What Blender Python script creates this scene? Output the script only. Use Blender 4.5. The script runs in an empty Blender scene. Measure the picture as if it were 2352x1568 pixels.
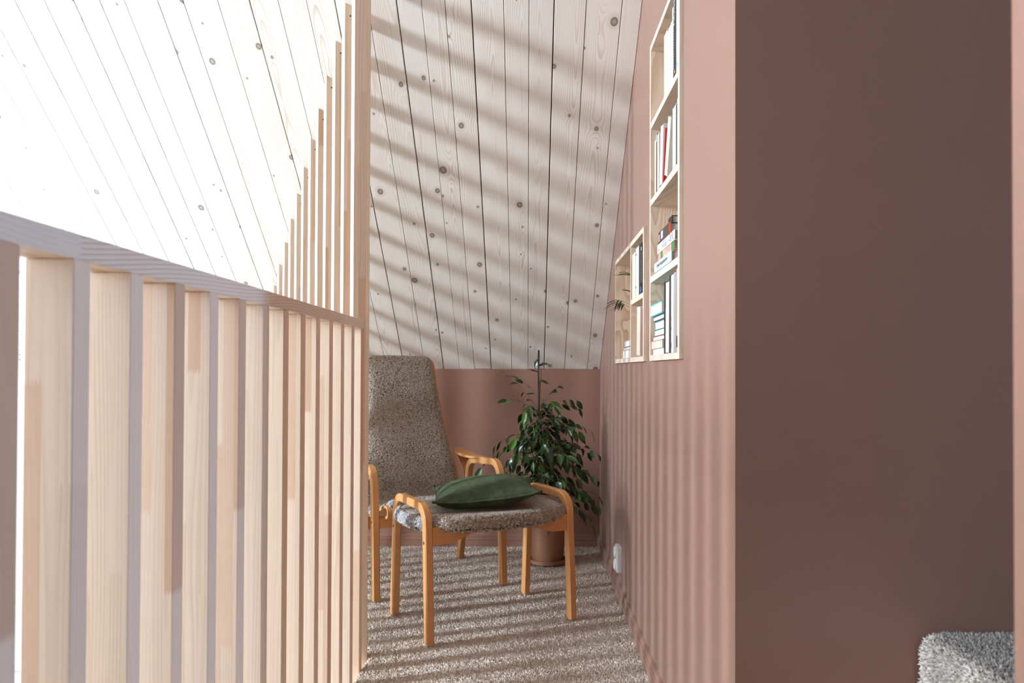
import bpy, bmesh, math, random
import numpy as np
from mathutils import Vector, Matrix, Euler, noise

random.seed(7)
np.random.seed(7)
R = math.radians
scene = bpy.context.scene
COL = scene.collection

# ------------------------------------------------------------------ camera
F_PX = 1742.0
cd = bpy.data.cameras.new('camera')
cam = bpy.data.objects.new('camera', cd)
COL.objects.link(cam)
cd.sensor_width = 36.0
cd.lens = 36.0 * F_PX / 2352.0
cd.clip_start = 0.02
cd.shift_y = 43.0 / 2352.0
cd.shift_x = -38.0 / 2352.0
rot = (Matrix.Rotation(R(90.70), 4, 'X') @ Matrix.Rotation(R(0.20), 4, 'Z'))
cam.matrix_world = Matrix.Translation((0, 0, 0.95)) @ rot
cd.dof.use_dof = True
cd.dof.focus_distance = 2.9
cd.dof.aperture_fstop = 7.0
scene.camera = cam

# ------------------------------------------------------------------ world: pale snow-bright winter sky, warm towards the low sun, blue away from it
world = bpy.data.worlds.new('sky')
scene.world = world
world.use_nodes = True
wn, wl = world.node_tree.nodes, world.node_tree.links
wn.clear()
w_tc = wn.new('ShaderNodeTexCoord')
w_sep = wn.new('ShaderNodeSeparateXYZ')
w_map = wn.new('ShaderNodeMapRange')
w_map.interpolation_type = 'SMOOTHSTEP'
w_map.inputs[1].default_value = -0.15
w_map.inputs[2].default_value = 0.9
w_mix = wn.new('ShaderNodeMix'); w_mix.data_type = 'RGBA'; w_mix.clamp_result = False
w_mix.inputs[6].default_value = (0.85, 0.97, 1.11, 1)
w_mix.inputs[7].default_value = (0.33, 0.57, 0.90, 1)
w_bg = wn.new('ShaderNodeBackground'); w_bg.inputs[1].default_value = 160.0
w_out = wn.new('ShaderNodeOutputWorld')
wl.new(w_tc.outputs['Generated'], w_sep.inputs[0])
wl.new(w_sep.outputs[0], w_map.inputs[0])
wl.new(w_map.outputs[0], w_mix.inputs[0])
wl.new(w_mix.outputs[2], w_bg.inputs[0])
wl.new(w_bg.outputs[0], w_out.inputs[0])

scene.view_settings.view_transform = 'Standard'
scene.view_settings.look = 'None'
scene.view_settings.gamma = 1.0
scene.view_settings.use_curve_mapping = False
scene.view_settings.exposure = 0.0
try:
    scene.cycles.max_bounces = 14
    scene.cycles.diffuse_bounces = 8
    scene.cycles.sample_clamp_indirect = 6.0
    scene.cycles.caustics_reflective = False
    scene.cycles.caustics_refractive = False
except Exception:
    pass


def portal(name, loc, rot_e, sx, sy):
    """marks a window opening for the sky light to be sampled through"""
    ld = bpy.data.lights.new(name, 'AREA')
    ld.shape = 'RECTANGLE'
    ld.size, ld.size_y = sx, sy
    ld.cycles.is_portal = True
    o = bpy.data.objects.new(name, ld)
    o.location = loc
    o.rotation_euler = rot_e
    COL.objects.link(o)


GX = -7.0                        # inner face of the far gable wall
GW = [(-0.08, 0.58, 0.60, 3.75)]   # (y0, y1, z0, z1) of its window
for gy0, gy1, gz0, gz1 in GW:
    portal('window_portal', (GX - 0.02, (gy0 + gy1) / 2, (gz0 + gz1) / 2), (0, R(-90), 0), gz1 - gz0, gy1 - gy0)
EX = 5.5                         # end wall of the side niche
EW = (0.65, 1.08, 0.75, 1.75)
portal('window_portal', (EX + 0.02, (EW[0] + EW[1]) / 2, (EW[2] + EW[3]) / 2), (0, R(90), 0), EW[3] - EW[2], EW[1] - EW[0])


# ------------------------------------------------------------------ node helper
class NT:
    def __init__(self, name):
        self.mat = bpy.data.materials.new(name)
        self.mat.use_nodes = True
        self.t = self.mat.node_tree
        self.t.nodes.clear()
        self.out = self.t.nodes.new('ShaderNodeOutputMaterial')
        self.bsdf = self.t.nodes.new('ShaderNodeBsdfPrincipled')
        self.t.links.new(self.bsdf.outputs[0], self.out.inputs[0])

    def put(self, sock, v):
        if isinstance(v, bpy.types.NodeSocket):
            self.t.links.new(v, sock)
        elif v is not None:
            if sock.type == 'RGBA' and len(v) == 3:
                v = (*v, 1)
            sock.default_value = v

    def m(self, op, a, b=None, c=None, clamp=False):
        n = self.t.nodes.new('ShaderNodeMath')
        n.operation = op
        n.use_clamp = clamp
        for i, v in enumerate((a, b, c)):
            self.put(n.inputs[i], v)
        return n.outputs[0]

    def vm(self, op, a, b=None):
        n = self.t.nodes.new('ShaderNodeVectorMath')
        n.operation = op
        self.put(n.inputs[0], a)
        if b is not None:
            self.put(n.inputs[1], b)
        return n.outputs[0]

    def xyz(self, x, y, z):
        n = self.t.nodes.new('ShaderNodeCombineXYZ')
        for i, v in enumerate((x, y, z)):
            self.put(n.inputs[i], v)
        return n.outputs[0]

    def sep(self, v):
        n = self.t.nodes.new('ShaderNodeSeparateXYZ')
        self.put(n.inputs[0], v)
        return n.outputs

    def noise(self, vec, scale, detail=2.0, rough=0.5, dim='3D'):
        n = self.t.nodes.new('ShaderNodeTexNoise')
        n.noise_dimensions = dim
        if vec is not None:
            self.put(n.inputs['Vector'], vec)
        n.inputs['Scale'].default_value = scale
        n.inputs['Detail'].default_value = detail
        n.inputs['Roughness'].default_value = rough
        return n.outputs[0]

    def mix(self, f, a, b):
        n = self.t.nodes.new('ShaderNodeMix')
        n.data_type = 'RGBA'
        self.put(n.inputs[0], f)
        self.put(n.inputs[6], a)
        self.put(n.inputs[7], b)
        return n.outputs[2]

    def ss(self, v, a, b, lo=0.0, hi=1.0):
        n = self.t.nodes.new('ShaderNodeMapRange')
        n.interpolation_type = 'SMOOTHSTEP'
        self.put(n.inputs[0], v)
        self.put(n.inputs[1], a)
        self.put(n.inputs[2], b)
        self.put(n.inputs[3], lo)
        self.put(n.inputs[4], hi)
        return n.outputs[0]

    def objco(self):
        return self.t.nodes.new('ShaderNodeTexCoord').outputs['Object']

    def rand(self):
        return self.t.nodes.new('ShaderNodeObjectInfo').outputs['Random']

    def island(self):
        return self.t.nodes.new('ShaderNodeNewGeometry').outputs['Random Per Island']

    def bump(self, h, strength=0.3, dist=0.002):
        n = self.t.nodes.new('ShaderNodeBump')
        n.inputs['Strength'].default_value = strength
        n.inputs['Distance'].default_value = dist
        self.put(n.inputs['Height'], h)
        self.t.links.new(n.outputs[0], self.bsdf.inputs['Normal'])

    def base(self, c, rough=0.5, spec=0.5, **kw):
        self.put(self.bsdf.inputs['Base Color'], c)
        self.put(self.bsdf.inputs['Roughness'], rough)
        self.put(self.bsdf.inputs['Specular IOR Level'], spec)
        for k, v in kw.items():
            self.put(self.bsdf.inputs[k.replace('_', ' ')], v)
        return self.mat


def plain(name, c, rough=0.5, spec=0.5, vary=0.0, **kw):
    t = NT(name)
    col = c
    if vary:
        n = t.noise(t.objco(), 14.0, 3.0)
        col = t.mix(n, [x * (1 - vary) for x in c], [min(1, x * (1 + vary)) for x in c])
    return t.base(col, rough, spec, **kw)


def wood(name, light, dark, axis='Z', freq=110.0, contrast=0.5, rough=0.5, spec=0.3, knots=0.0, seg=0.0, seg_col=None, fine=0.12, arcs=1.0, knot_scale=5.2, lw=0.25):
    """pine / beech: growth rings around a slightly tilted pith, fine streaks, optional knots and finger-joined segments"""
    t = NT(name)
    co = t.sep(t.objco())
    rnd = t.rand()
    idx = {'X': (0, 1, 2), 'Y': (1, 0, 2), 'Z': (2, 1, 0)}[axis]
    u, v, w = (co[i] for i in idx)
    r1 = t.m('FRACT', t.m('MULTIPLY', rnd, 17.31))
    r2 = t.m('FRACT', t.m('MULTIPLY', rnd, 53.77))
    r3 = t.m('FRACT', t.m('MULTIPLY', rnd, 91.13))
    uo = t.m('ADD', u, t.m('MULTIPLY', rnd, 40.0))
    segv = None
    if seg:
        zig = t.m('MULTIPLY', t.m('PINGPONG', t.m('ADD', v, w), 0.0022), 4.5)
        lam = t.m('FLOOR', t.m('DIVIDE', t.m('ADD', w if axis == 'X' else v if axis == 'Y' else w, t.m('MULTIPLY', r1, 0.03)), 0.021))
        cell = t.m('FLOOR', t.m('DIVIDE', t.m('ADD', t.m('ADD', uo, zig), t.m('MULTIPLY', lam, 0.37)), seg))
        wn_ = t.t.nodes.new('ShaderNodeTexWhiteNoise')
        wn_.noise_dimensions = '3D'
        t.put(wn_.inputs['Vector'], t.xyz(cell, lam, t.m('MULTIPLY', rnd, 100.0)))
        segv = wn_.outputs['Value']
        uo = t.m('ADD', uo, t.m('MULTIPLY', segv, 9.0))
        r2 = t.m('FRACT', t.m('MULTIPLY', segv, 7.3))
    low = t.noise(t.xyz(t.m('MULTIPLY', uo, 1.6), t.m('MULTIPLY', v, 9.0), t.m('MULTIPLY', w, 9.0)), 1.0, 2.0)
    low2 = t.noise(t.xyz(t.m('MULTIPLY', uo, 0.8), r1, r3), 1.0, 1.0)
    vv = t.m('ADD', t.m('ADD', v, t.m('MULTIPLY', t.m('SUBTRACT', low, 0.5), 0.05 * arcs)), t.m('MULTIPLY', t.m('SUBTRACT', r1, 0.5), 0.09))
    ww = t.m('ADD', t.m('ADD', w, t.m('MULTIPLY', t.m('SUBTRACT', low2, 0.5), 0.16 * arcs)), t.m('MULTIPLY', t.m('SUBTRACT', r2, 0.5), 0.05))
    rr = t.m('SQRT', t.m('ADD', t.m('MULTIPLY', vv, vv), t.m('MULTIPLY', ww, ww)))
    kn = halo = None
    if knots:
        vo = t.t.nodes.new('ShaderNodeTexVoronoi')
        vo.voronoi_dimensions = '2D'
        vo.inputs['Scale'].default_value = knot_scale
        t.put(vo.inputs['Vector'], t.xyz(t.m('ADD', t.m('MULTIPLY', uo, 0.8), 3.0), t.m('ADD', v, t.m('MULTIPLY', rnd, 23.0)), 0.0))
        d = t.m('DIVIDE', vo.outputs['Distance'], knot_scale)
        cs = t.sep(vo.outputs['Color'])
        rad = t.m('ADD', 0.0035, t.m('MULTIPLY', t.m('POWER', cs[0], 2.6), 0.0125))
        kn = t.ss(d, t.m('MULTIPLY', rad, 0.85), t.m('MULTIPLY', rad, 1.1), 1.0, 0.0)
        core = t.ss(d, t.m('MULTIPLY', rad, 0.15), t.m('MULTIPLY', rad, 0.75), 1.0, 0.0)
        halo = t.ss(d, rad, t.m('MULTIPLY', rad, 2.4), 1.0, 0.0)
        push = t.m('MULTIPLY', t.ss(d, 0.0, t.m('MULTIPLY', rad, 6.0), 1.0, 0.0), t.m('MULTIPLY', rad, 1.1))
        rr = t.m('ADD', rr, push)
    ring = t.m('FRACT', t.m('MULTIPLY', rr, freq))
    late = t.m('MULTIPLY', t.ss(ring, lw, 0.93), t.ss(ring, 0.93, 1.0, 1.0, 0.0))
    st = t.noise(t.xyz(t.m('MULTIPLY', uo, 5.0), t.m('MULTIPLY', v, 420.0), t.m('MULTIPLY', w, 420.0)), 1.0, 2.0)
    patch = t.noise(t.xyz(t.m('MULTIPLY', uo, 1.2), t.m('MULTIPLY', v, 14.0), t.m('ADD', w, r2)), 1.0, 2.0)
    f = t.m('MULTIPLY', t.m('MULTIPLY', late, contrast), t.ss(patch, 0.3, 0.72, 0.22, 1.2))
    f = t.m('ADD', f, t.m('MULTIPLY', t.m('SUBTRACT', st, 0.5), fine * 2), clamp=True)
    a = light
    if seg:
        a = t.mix(t.ss(segv, 0.62, 0.98), light, seg_col or dark)
        a = t.mix(t.m('MULTIPLY', t.ss(r2, 0.0, 0.5, 1.0, 0.0), 0.35), a, [min(1, x * 1.12) for x in light])
    col = t.mix(f, a, dark)
    tone = t.m('ADD', 0.94, t.m('MULTIPLY', r3, 0.10))
    if kn is not None:
        col = t.mix(t.m('MULTIPLY', halo, 0.30 * knots), col, dark)
        kcol = t.mix(core, (0.15, 0.12, 0.10), (0.37, 0.33, 0.285))
        col = t.mix(t.m('MULTIPLY', kn, 0.85 * knots), col, kcol)
    n = t.t.nodes.new('ShaderNodeVectorMath')
    n.operation = 'SCALE'
    t.put(n.inputs[0], col)
    t.put(n.inputs[3], tone)
    t.bump(t.m('SUBTRACT', 1.0, t.m('ADD', t.m('MULTIPLY', late, 0.6), t.m('MULTIPLY', st, 0.4))), 0.12, 0.0006)
    return t.base(n.outputs[0], rough, spec)


M = {}
M['plank'] = wood('whitewashed_pine', (0.885, 0.875, 0.815), (0.56, 0.40, 0.265), axis='Y', freq=175, lw=0.5, contrast=0.52, rough=0.62, spec=0.2, knots=1.0, fine=0.05)
M['pine'] = wood('raw_pine_lath', (0.81, 0.665, 0.53), (0.58, 0.41, 0.285), axis='Z', freq=210, lw=0.3, contrast=0.40, rough=0.55, seg=0.62, seg_col=(0.66, 0.45, 0.31), fine=0.07, arcs=0.35)
M['pine_rail'] = wood('pine_handrail', (0.84, 0.74, 0.64), (0.56, 0.42, 0.31), axis='Y', freq=150, lw=0.35, contrast=0.62, rough=0.5, seg=1.25, seg_col=(0.60, 0.38, 0.23), fine=0.06, arcs=1.6)
M['shelf_z'] = wood('pine_board_upright', (0.70, 0.56, 0.43), (0.47, 0.31, 0.20), axis='Z', freq=240, lw=0.3, contrast=0.9, rough=0.5, knots=0.6, knot_scale=3.0, fine=0.06)
M['shelf_y'] = wood('pine_board_level', (0.76, 0.64, 0.52), (0.50, 0.35, 0.24), axis='Y', freq=260, lw=0.4, contrast=0.5, rough=0.5, fine=0.06)
M['beech_z'] = wood('oiled_beech', (0.62, 0.31, 0.115), (0.42, 0.185, 0.06), axis='Z', freq=160, contrast=0.35, rough=0.36, spec=0.45, fine=0.12, arcs=0.3)
M['beech_x'] = wood('oiled_beech_rail', (0.60, 0.29, 0.105), (0.42, 0.185, 0.06), axis='X', freq=160, contrast=0.35, rough=0.38, spec=0.45, fine=0.12, arcs=0.3)
M['floor_low'] = wood('pale_floorboards', (0.45, 0.42, 0.38), (0.35, 0.31, 0.27), axis='Y', freq=90, contrast=0.3)


def wall_paint(name, c, rough=0.42):
    t = NT(name)
    co = t.objco()
    n = t.noise(co, 2.2, 3.0)
    f = t.noise(co, 420.0, 2.0)
    col = t.mix(n, [x * 0.96 for x in c], [x * 1.04 for x in c])
    t.bump(f, 0.06, 0.0005)
    t.put(t.bsdf.inputs['Sheen Weight'], 0.30)
    t.put(t.bsdf.inputs['Sheen Roughness'], 0.45)
    return t.base(col, rough, 0.5)


M['brown_paint'] = wall_paint('dusty_brown_paint', (0.272, 0.143, 0.100))
M['brown_trim'] = wall_paint('brown_trim_paint', (0.268, 0.136, 0.092), 0.35)
M['white_paint'] = wall_paint('white_paint', (0.66, 0.66, 0.65), 0.55)
M['void_dark'] = plain('dark_backing', (0.10, 0.07, 0.05), 0.9)


def pile_mat(name, lo, mid, hi, rough=0.95, sheen=0.3, patch=0.0):
    t = NT(name)
    r = t.island()
    c = t.mix(t.ss(r, 0.0, 0.55), lo, mid)
    c = t.mix(t.ss(r, 0.55, 1.0), c, hi)
    if patch:
        n = t.noise(t.objco(), 7.0, 3.0)
        c = t.mix(t.m('MULTIPLY', t.ss(n, 0.35, 0.65), abs(patch)), c, lo if patch > 0 else hi)
    t.base(c, rough, 0.15)
    t.put(t.bsdf.inputs['Sheen Weight'], sheen)
    return t.mat


M['carpet'] = pile_mat('beige_carpet_pile', (0.50, 0.40, 0.31), (0.80, 0.68, 0.56), (0.96, 0.91, 0.84), patch=0.2)
M['carpet_base'] = plain('carpet_backing', (0.62, 0.51, 0.41), 1.0, 0.0, 0.2)
M['step_pile'] = pile_mat('grey_beige_carpet_pile', (0.24, 0.205, 0.165), (0.45, 0.40, 0.345), (0.72, 0.67, 0.60))
M['wool'] = pile_mat('grey_brown_sheepskin_curls', (0.21, 0.175, 0.14), (0.38, 0.325, 0.265), (0.60, 0.53, 0.45), 0.8, 0.3, patch=-0.3)
M['wool_base'] = plain('sheepskin_base', (0.16, 0.125, 0.10), 1.0, 0.0, 0.2)
M['wool_pale'] = pile_mat('pale_sheepskin_edge', (0.26, 0.25, 0.25), (0.42, 0.41, 0.415), (0.58, 0.57, 0.58), 0.9, 0.3)


def cloth_mat(name, c):
    t = NT(name)
    co = t.objco()
    n = t.noise(co, 600.0, 2.0)
    l = t.noise(co, 34.0, 4.0, 0.65)
    col = t.mix(n, [x * 0.75 for x in c], [x * 1.3 for x in c])
    col = t.mix(t.ss(l, 0.42, 0.68), col, [x * 1.75 for x in c])
    t.bump(t.m('ADD', n, t.m('MULTIPLY', l, 2.0)), 0.3, 0.002)
    t.base(col, 0.9, 0.15)
    t.put(t.bsdf.inputs['Sheen Weight'], 0.15)
    t.put(t.bsdf.inputs['Sheen Tint'], (0.45, 0.6, 0.35))
    return t.mat


M['green_cloth'] = cloth_mat('dark_green_velvet', (0.034, 0.044, 0.022))
M['pot'] = plain('terracotta_brown_glaze', (0.30, 0.145, 0.08), 0.45, 0.4, 0.05)
M['soil'] = plain('potting_soil', (0.03, 0.022, 0.015), 1.0, 0.1, 0.4)
M['stake'] = plain('black_plant_stake', (0.02, 0.018, 0.02), 0.35, 0.5)
M['bark'] = plain('thin_stem_bark', (0.20, 0.15, 0.09), 0.8, 0.2, 0.2)
M['white_plastic'] = plain('white_plastic', (0.82, 0.83, 0.83), 0.25, 0.5)
M['dark_hole'] = plain('dark_recess', (0.02, 0.018, 0.015), 0.6)
M['screw'] = plain('dark_screw', (0.08, 0.05, 0.035), 0.4, 0.5)
M['white_pot'] = plain('white_ceramic', (0.85, 0.85, 0.84), 0.25, 0.5)


def leaf_mat(name, c1, c2, rough):
    t = NT(name)
    r = t.rand()
    co = t.sep(t.objco())
    c = t.mix(r, c1, c2)
    rib = t.ss(t.m('ABSOLUTE', co[0]), 0.0, 0.02, 1.0, 0.0)
    c = t.mix(t.m('MULTIPLY', rib, 0.35), c, [min(1, x * 2.2) for x in c2])
    return t.base(c, rough, 0.5)


M['leaf'] = leaf_mat('glossy_fig_leaf', (0.007, 0.024, 0.005), (0.024, 0.070, 0.009), 0.24)
M['leaf_young'] = leaf_mat('young_fig_leaf', (0.03, 0.10, 0.008), (0.07, 0.19, 0.014), 0.3)
M['palm'] = leaf_mat('palm_leaflet', (0.02, 0.055, 0.014), (0.04, 0.09, 0.02), 0.4)


def pages_mat(name, c):
    t = NT(name)
    co = t.sep(t.objco())
    n = t.noise(t.xyz(t.m('MULTIPLY', co[0], 30.0), t.m('MULTIPLY', co[1], 1500.0), t.m('MULTIPLY', co[2], 30.0)), 1.0, 2.0)
    col = t.mix(t.m('MULTIPLY', n, 0.5), c, [x * 0.86 for x in c])
    return t.base(col, 0.9, 0.1)


PG = {'cream': pages_mat('cream_pages', (0.64, 0.56, 0.46)), 'white': pages_mat('white_pages', (0.72, 0.71, 0.685)),
      'grey': pages_mat('grey_pages', (0.55, 0.55, 0.57)), 'greyish': pages_mat('pale_grey_pages', (0.52, 0.49, 0.45))}
CV = {}


def cover(name, c, rough=0.45):
    if name not in CV:
        CV[name] = plain(name + '_cover', c, rough, 0.4)
    return CV[name]


cover('cream', (0.65, 0.57, 0.47)); cover('white', (0.66, 0.655, 0.64)); cover('black', (0.016, 0.015, 0.015)); cover('dark', (0.045, 0.036, 0.03))
cover('teal', (0.20, 0.62, 0.68)); cover('pink', (0.78, 0.36, 0.30)); cover('rose', (0.62, 0.30, 0.27)); cover('grey', (0.33, 0.34, 0.36)); cover('palegrey', (0.50, 0.52, 0.51))
cover('red', (0.45, 0.03, 0.02)); cover('brown', (0.06, 0.042, 0.035)); cover('palegreen', (0.64, 0.72, 0.75)); cover('darkred', (0.25, 0.03, 0.02)); cover('blue', (0.05, 0.16, 0.45))
cover('green', (0.03, 0.22, 0.05)); cover('orange', (0.85, 0.13, 0.05)); cover('yellow', (0.75, 0.55, 0.2)); cover('lightblue', (0.35, 0.52, 0.72)); cover('mint', (0.10, 0.60, 0.48))


# ------------------------------------------------------------------ mesh helpers
def link(name, me, mat, parent=None, loc=None, rot_e=None):
    o = bpy.data.objects.new(name, me)
    if mat is not None and len(me.materials) == 0:
        me.materials.append(mat)
    COL.objects.link(o)
    if parent is not None:
        o.parent = parent
    if loc is not None:
        o.location = loc
    if rot_e is not None:
        o.rotation_euler = rot_e
    return o


def obj(name, bm, mat, parent=None, loc=None, rot_e=None, smooth=False, auto=None):
    me = bpy.data.meshes.new(name)
    bmesh.ops.recalc_face_normals(bm, faces=bm.faces)
    bm.to_mesh(me)
    bm.free()
    if smooth:
        for p in me.polygons:
            p.use_smooth = True
    if auto is not None:
        for p in me.polygons:
            p.use_smooth = True
        me.set_sharp_from_angle(angle=R(auto))
    return link(name, me, mat, parent, loc, rot_e)


def copy_of(o, parent, loc, name=None):
    c = o.copy()
    if name:
        c.name = name
    COL.objects.link(c)
    c.parent = parent
    c.location = loc
    return c


def bx(bm, x0, x1, y0, y1, z0, z1, bev=0.0):
    vs = [bm.verts.new((x, y, z)) for z in (z0, z1) for y in (y0, y1) for x in (x0, x1)]
    fs = [(0, 2, 3, 1), (4, 5, 7, 6), (0, 1, 5, 4), (2, 6, 7, 3), (0, 4, 6, 2), (1, 3, 7, 5)]
    faces = [bm.faces.new([vs[i] for i in f]) for f in fs]
    if bev:
        es = list({e for f in faces for e in f.edges})
        bmesh.ops.bevel(bm, geom=es, offset=bev, segments=1, affect='EDGES', profile=0.5)
    return vs


def box(x0, x1, y0, y1, z0, z1, bev=0.0):
    bm = bmesh.new()
    bx(bm, x0, x1, y0, y1, z0, z1, bev)
    return bm


def tag(o, label=None, cat=None, group=None, kind=None):
    if label: o['label'] = label
    if cat: o['category'] = cat
    if group: o['group'] = group
    if kind: o['kind'] = kind
    return o


def thing(name, label, cat, loc=(0, 0, 0), rz=0.0, group=None):
    o = bpy.data.objects.new(name, None)
    o.empty_display_size = 0.1
    COL.objects.link(o)
    o.location = loc
    o.rotation_euler = (0, 0, rz)
    return tag(o, label, cat, group)


def structure(name, bm, mat, label=None, **kw):
    o = obj(name, bm, mat, **kw)
    o['kind'] = 'structure'
    if label: o['label'] = label
    return o


def fillet(pts, rad, seg=8):
    out = [Vector(pts[0])]
    for i in range(1, len(pts) - 1):
        p0, p, p1 = Vector(pts[i - 1]), Vector(pts[i]), Vector(pts[i + 1])
        a, b = (p0 - p).normalized(), (p1 - p).normalized()
        ang = a.angle(b)
        d = rad / math.tan(ang / 2)
        s, e = p + a * d, p + b * d
        c = p + (a + b).normalized() * (rad / math.sin(ang / 2))
        v0, v1 = s - c, e - c
        tot = v0.angle(v1)
        for k in range(seg + 1):
            f = k / seg
            out.append(c + (v0 * math.sin((1 - f) * tot) + v1 * math.sin(f * tot)) / math.sin(tot))
    out.append(Vector(pts[-1]))
    return out


def densify(pts, step):
    out = []
    for a, b in zip(pts[:-1], pts[1:]):
        n = max(1, int((b - a).length / step))
        out += [a.lerp(b, k / n) for k in range(n)]
    return out + [pts[-1]]


def sweep(bm, pts, side, wf, tf, ch=0.003):
    """rectangular section with chamfered corners along pts; side = constant width axis"""
    pts = [Vector(p) for p in pts]
    side = Vector(side).normalized()
    n = len(pts)
    rings = []
    for i, p in enumerate(pts):
        T = (pts[min(i + 1, n - 1)] - pts[max(i - 1, 0)]).normalized()
        N = T.cross(side).normalized()
        f = i / (n - 1)
        w = wf(f) if callable(wf) else wf
        t = tf(f) if callable(tf) else tf
        c = min(ch, w * 0.3, t * 0.3)
        q = [(w / 2, t / 2 - c), (w / 2 - c, t / 2), (-w / 2 + c, t / 2), (-w / 2, t / 2 - c), (-w / 2, -t / 2 + c), (-w / 2 + c, -t / 2), (w / 2 - c, -t / 2), (w / 2, -t / 2 + c)]
        rings.append([bm.verts.new(p + side * a + N * b) for a, b in q])
    for r0, r1 in zip(rings[:-1], rings[1:]):
        for k in range(8):
            bm.faces.new((r0[k], r0[(k + 1) % 8], r1[(k + 1) % 8], r1[k]))
    bm.faces.new(rings[0][::-1])
    bm.faces.new(rings[-1])


def tube(bm, pts, rad, seg=6):
    pts = [Vector(p) for p in pts]
    n = len(pts)
    rings = []
    for i, p in enumerate(pts):
        T = (pts[min(i + 1, n - 1)] - pts[max(i - 1, 0)]).normalized()
        s = T.orthogonal().normalized() if i == 0 else (s - T * s.dot(T)).normalized()
        b = T.cross(s)
        r = rad(i / (n - 1)) if callable(rad) else rad
        rings.append([bm.verts.new(p + (s * math.cos(2 * math.pi * k / seg) + b * math.sin(2 * math.pi * k / seg)) * r) for k in range(seg)])
    for r0, r1 in zip(rings[:-1], rings[1:]):
        for k in range(seg):
            bm.faces.new((r0[k], r0[(k + 1) % seg], r1[(k + 1) % seg], r1[k]))
    bm.faces.new(rings[0][::-1])
    bm.faces.new(rings[-1])


def lathe(bm, prof, seg=40, cx=0.0, cy=0.0):
    rings = []
    for r, z in prof:
        if r < 1e-6:
            rings.append([bm.verts.new((cx, cy, z))])
        else:
            rings.append([bm.verts.new((cx + r * math.cos(2 * math.pi * k / seg), cy + r * math.sin(2 * math.pi * k / seg), z)) for k in range(seg)])
    for a, b in zip(rings[:-1], rings[1:]):
        for k in range(seg):
            k2 = (k + 1) % seg
            va = [a[0]] if len(a) == 1 else [a[k], a[k2]]
            vb = [b[0]] if len(b) == 1 else [b[k2], b[k]]
            if len(va) + len(vb) > 2:
                bm.faces.new(va + vb)


def disc(bm, c, axis, r, h, seg=12):
    c, axis = Vector(c), Vector(axis).normalized()
    tube(bm, [c, c + axis * h], r, seg)


def prism(bm, poly, z0, z1):
    lo = [bm.verts.new((x, y, z0)) for x, y in poly]
    hi = [bm.verts.new((x, y, z1)) for x, y in poly]
    n = len(poly)
    bm.faces.new(lo[::-1])
    bm.faces.new(hi)
    for i in range(n):
        bm.faces.new((lo[i], lo[(i + 1) % n], hi[(i + 1) % n], hi[i]))


def raw_mesh(name, verts, faces, smooth=True):
    me = bpy.data.meshes.new(name)
    nv, nf, k = len(verts), len(faces), faces.shape[1]
    me.vertices.add(nv)
    me.vertices.foreach_set('co', verts.astype(np.float32).ravel())
    me.loops.add(nf * k)
    me.loops.foreach_set('vertex_index', faces.astype(np.int32).ravel())
    me.polygons.add(nf)
    me.polygons.foreach_set('loop_start', np.arange(0, nf * k, k, dtype=np.int32))
    me.polygons.foreach_set('use_smooth', np.full(nf, smooth))
    me.update(calc_edges=True)
    return me


def sample_surface(me, n, rng, weight=None):
    """n random points and smooth normals on a mesh"""
    me.calc_loop_triangles()
    nt = len(me.loop_triangles)
    tri = np.empty(nt * 3, np.int32)
    me.loop_triangles.foreach_get('vertices', tri)
    tri = tri.reshape(-1, 3)
    co = np.empty(len(me.vertices) * 3, np.float32)
    me.vertices.foreach_get('co', co)
    co = co.reshape(-1, 3)
    no = np.empty(len(me.vertices) * 3, np.float32)
    me.vertex_normals.foreach_get('vector', no)
    no = no.reshape(-1, 3)
    a, b, c = co[tri[:, 0]], co[tri[:, 1]], co[tri[:, 2]]
    ar = np.linalg.norm(np.cross(b - a, c - a), axis=1) * 0.5
    if weight is not None:
        ar = ar * weight((a + b + c) / 3, (no[tri[:, 0]] + no[tri[:, 1]] + no[tri[:, 2]]) / 3)
    p = ar / ar.sum()
    t = rng.choice(nt, n, p=p)
    u, v = rng.random(n), rng.random(n)
    m_ = u + v > 1
    u[m_], v[m_] = 1 - u[m_], 1 - v[m_]
    w = 1 - u - v
    P = a[t] * w[:, None] + b[t] * u[:, None] + c[t] * v[:, None]
    N = no[tri[t, 0]] * w[:, None] + no[tri[t, 1]] * u[:, None] + no[tri[t, 2]] * v[:, None]
    N /= np.linalg.norm(N, axis=1)[:, None] + 1e-9
    return P, N


def tufts(name, P, N, rng, length, radius, lean, mat, parent):
    """three-sided yarn tufts joined into one mesh"""
    n = len(P)
    D = N + rng.normal(0, lean, (n, 3))
    D /= np.linalg.norm(D, axis=1)[:, None]
    rx = np.cross(D, rng.normal(0, 1, (n, 3)))
    rx /= np.linalg.norm(rx, axis=1)[:, None] + 1e-9
    ry = np.cross(D, rx)
    L = (length * (0.7 + 0.6 * rng.random(n)))[:, None]
    Rr = (radius * (0.7 + 0.6 * rng.random(n)))[:, None]
    V = np.empty((n, 4, 3), np.float32)
    for k in range(3):
        a = 2 * math.pi * k / 3
        V[:, k] = P + (rx * math.cos(a) + ry * math.sin(a)) * Rr
    V[:, 3] = P + D * L
    Fc = (np.arange(n)[:, None, None] * 4 + np.array([(0, 1, 3), (1, 2, 3), (2, 0, 3)])[None]).reshape(-1, 3)
    me = raw_mesh(name, V.reshape(-1, 3), Fc)
    o = link(name, me, mat, parent)
    o['kind'] = 'stuff'
    return o


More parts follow.
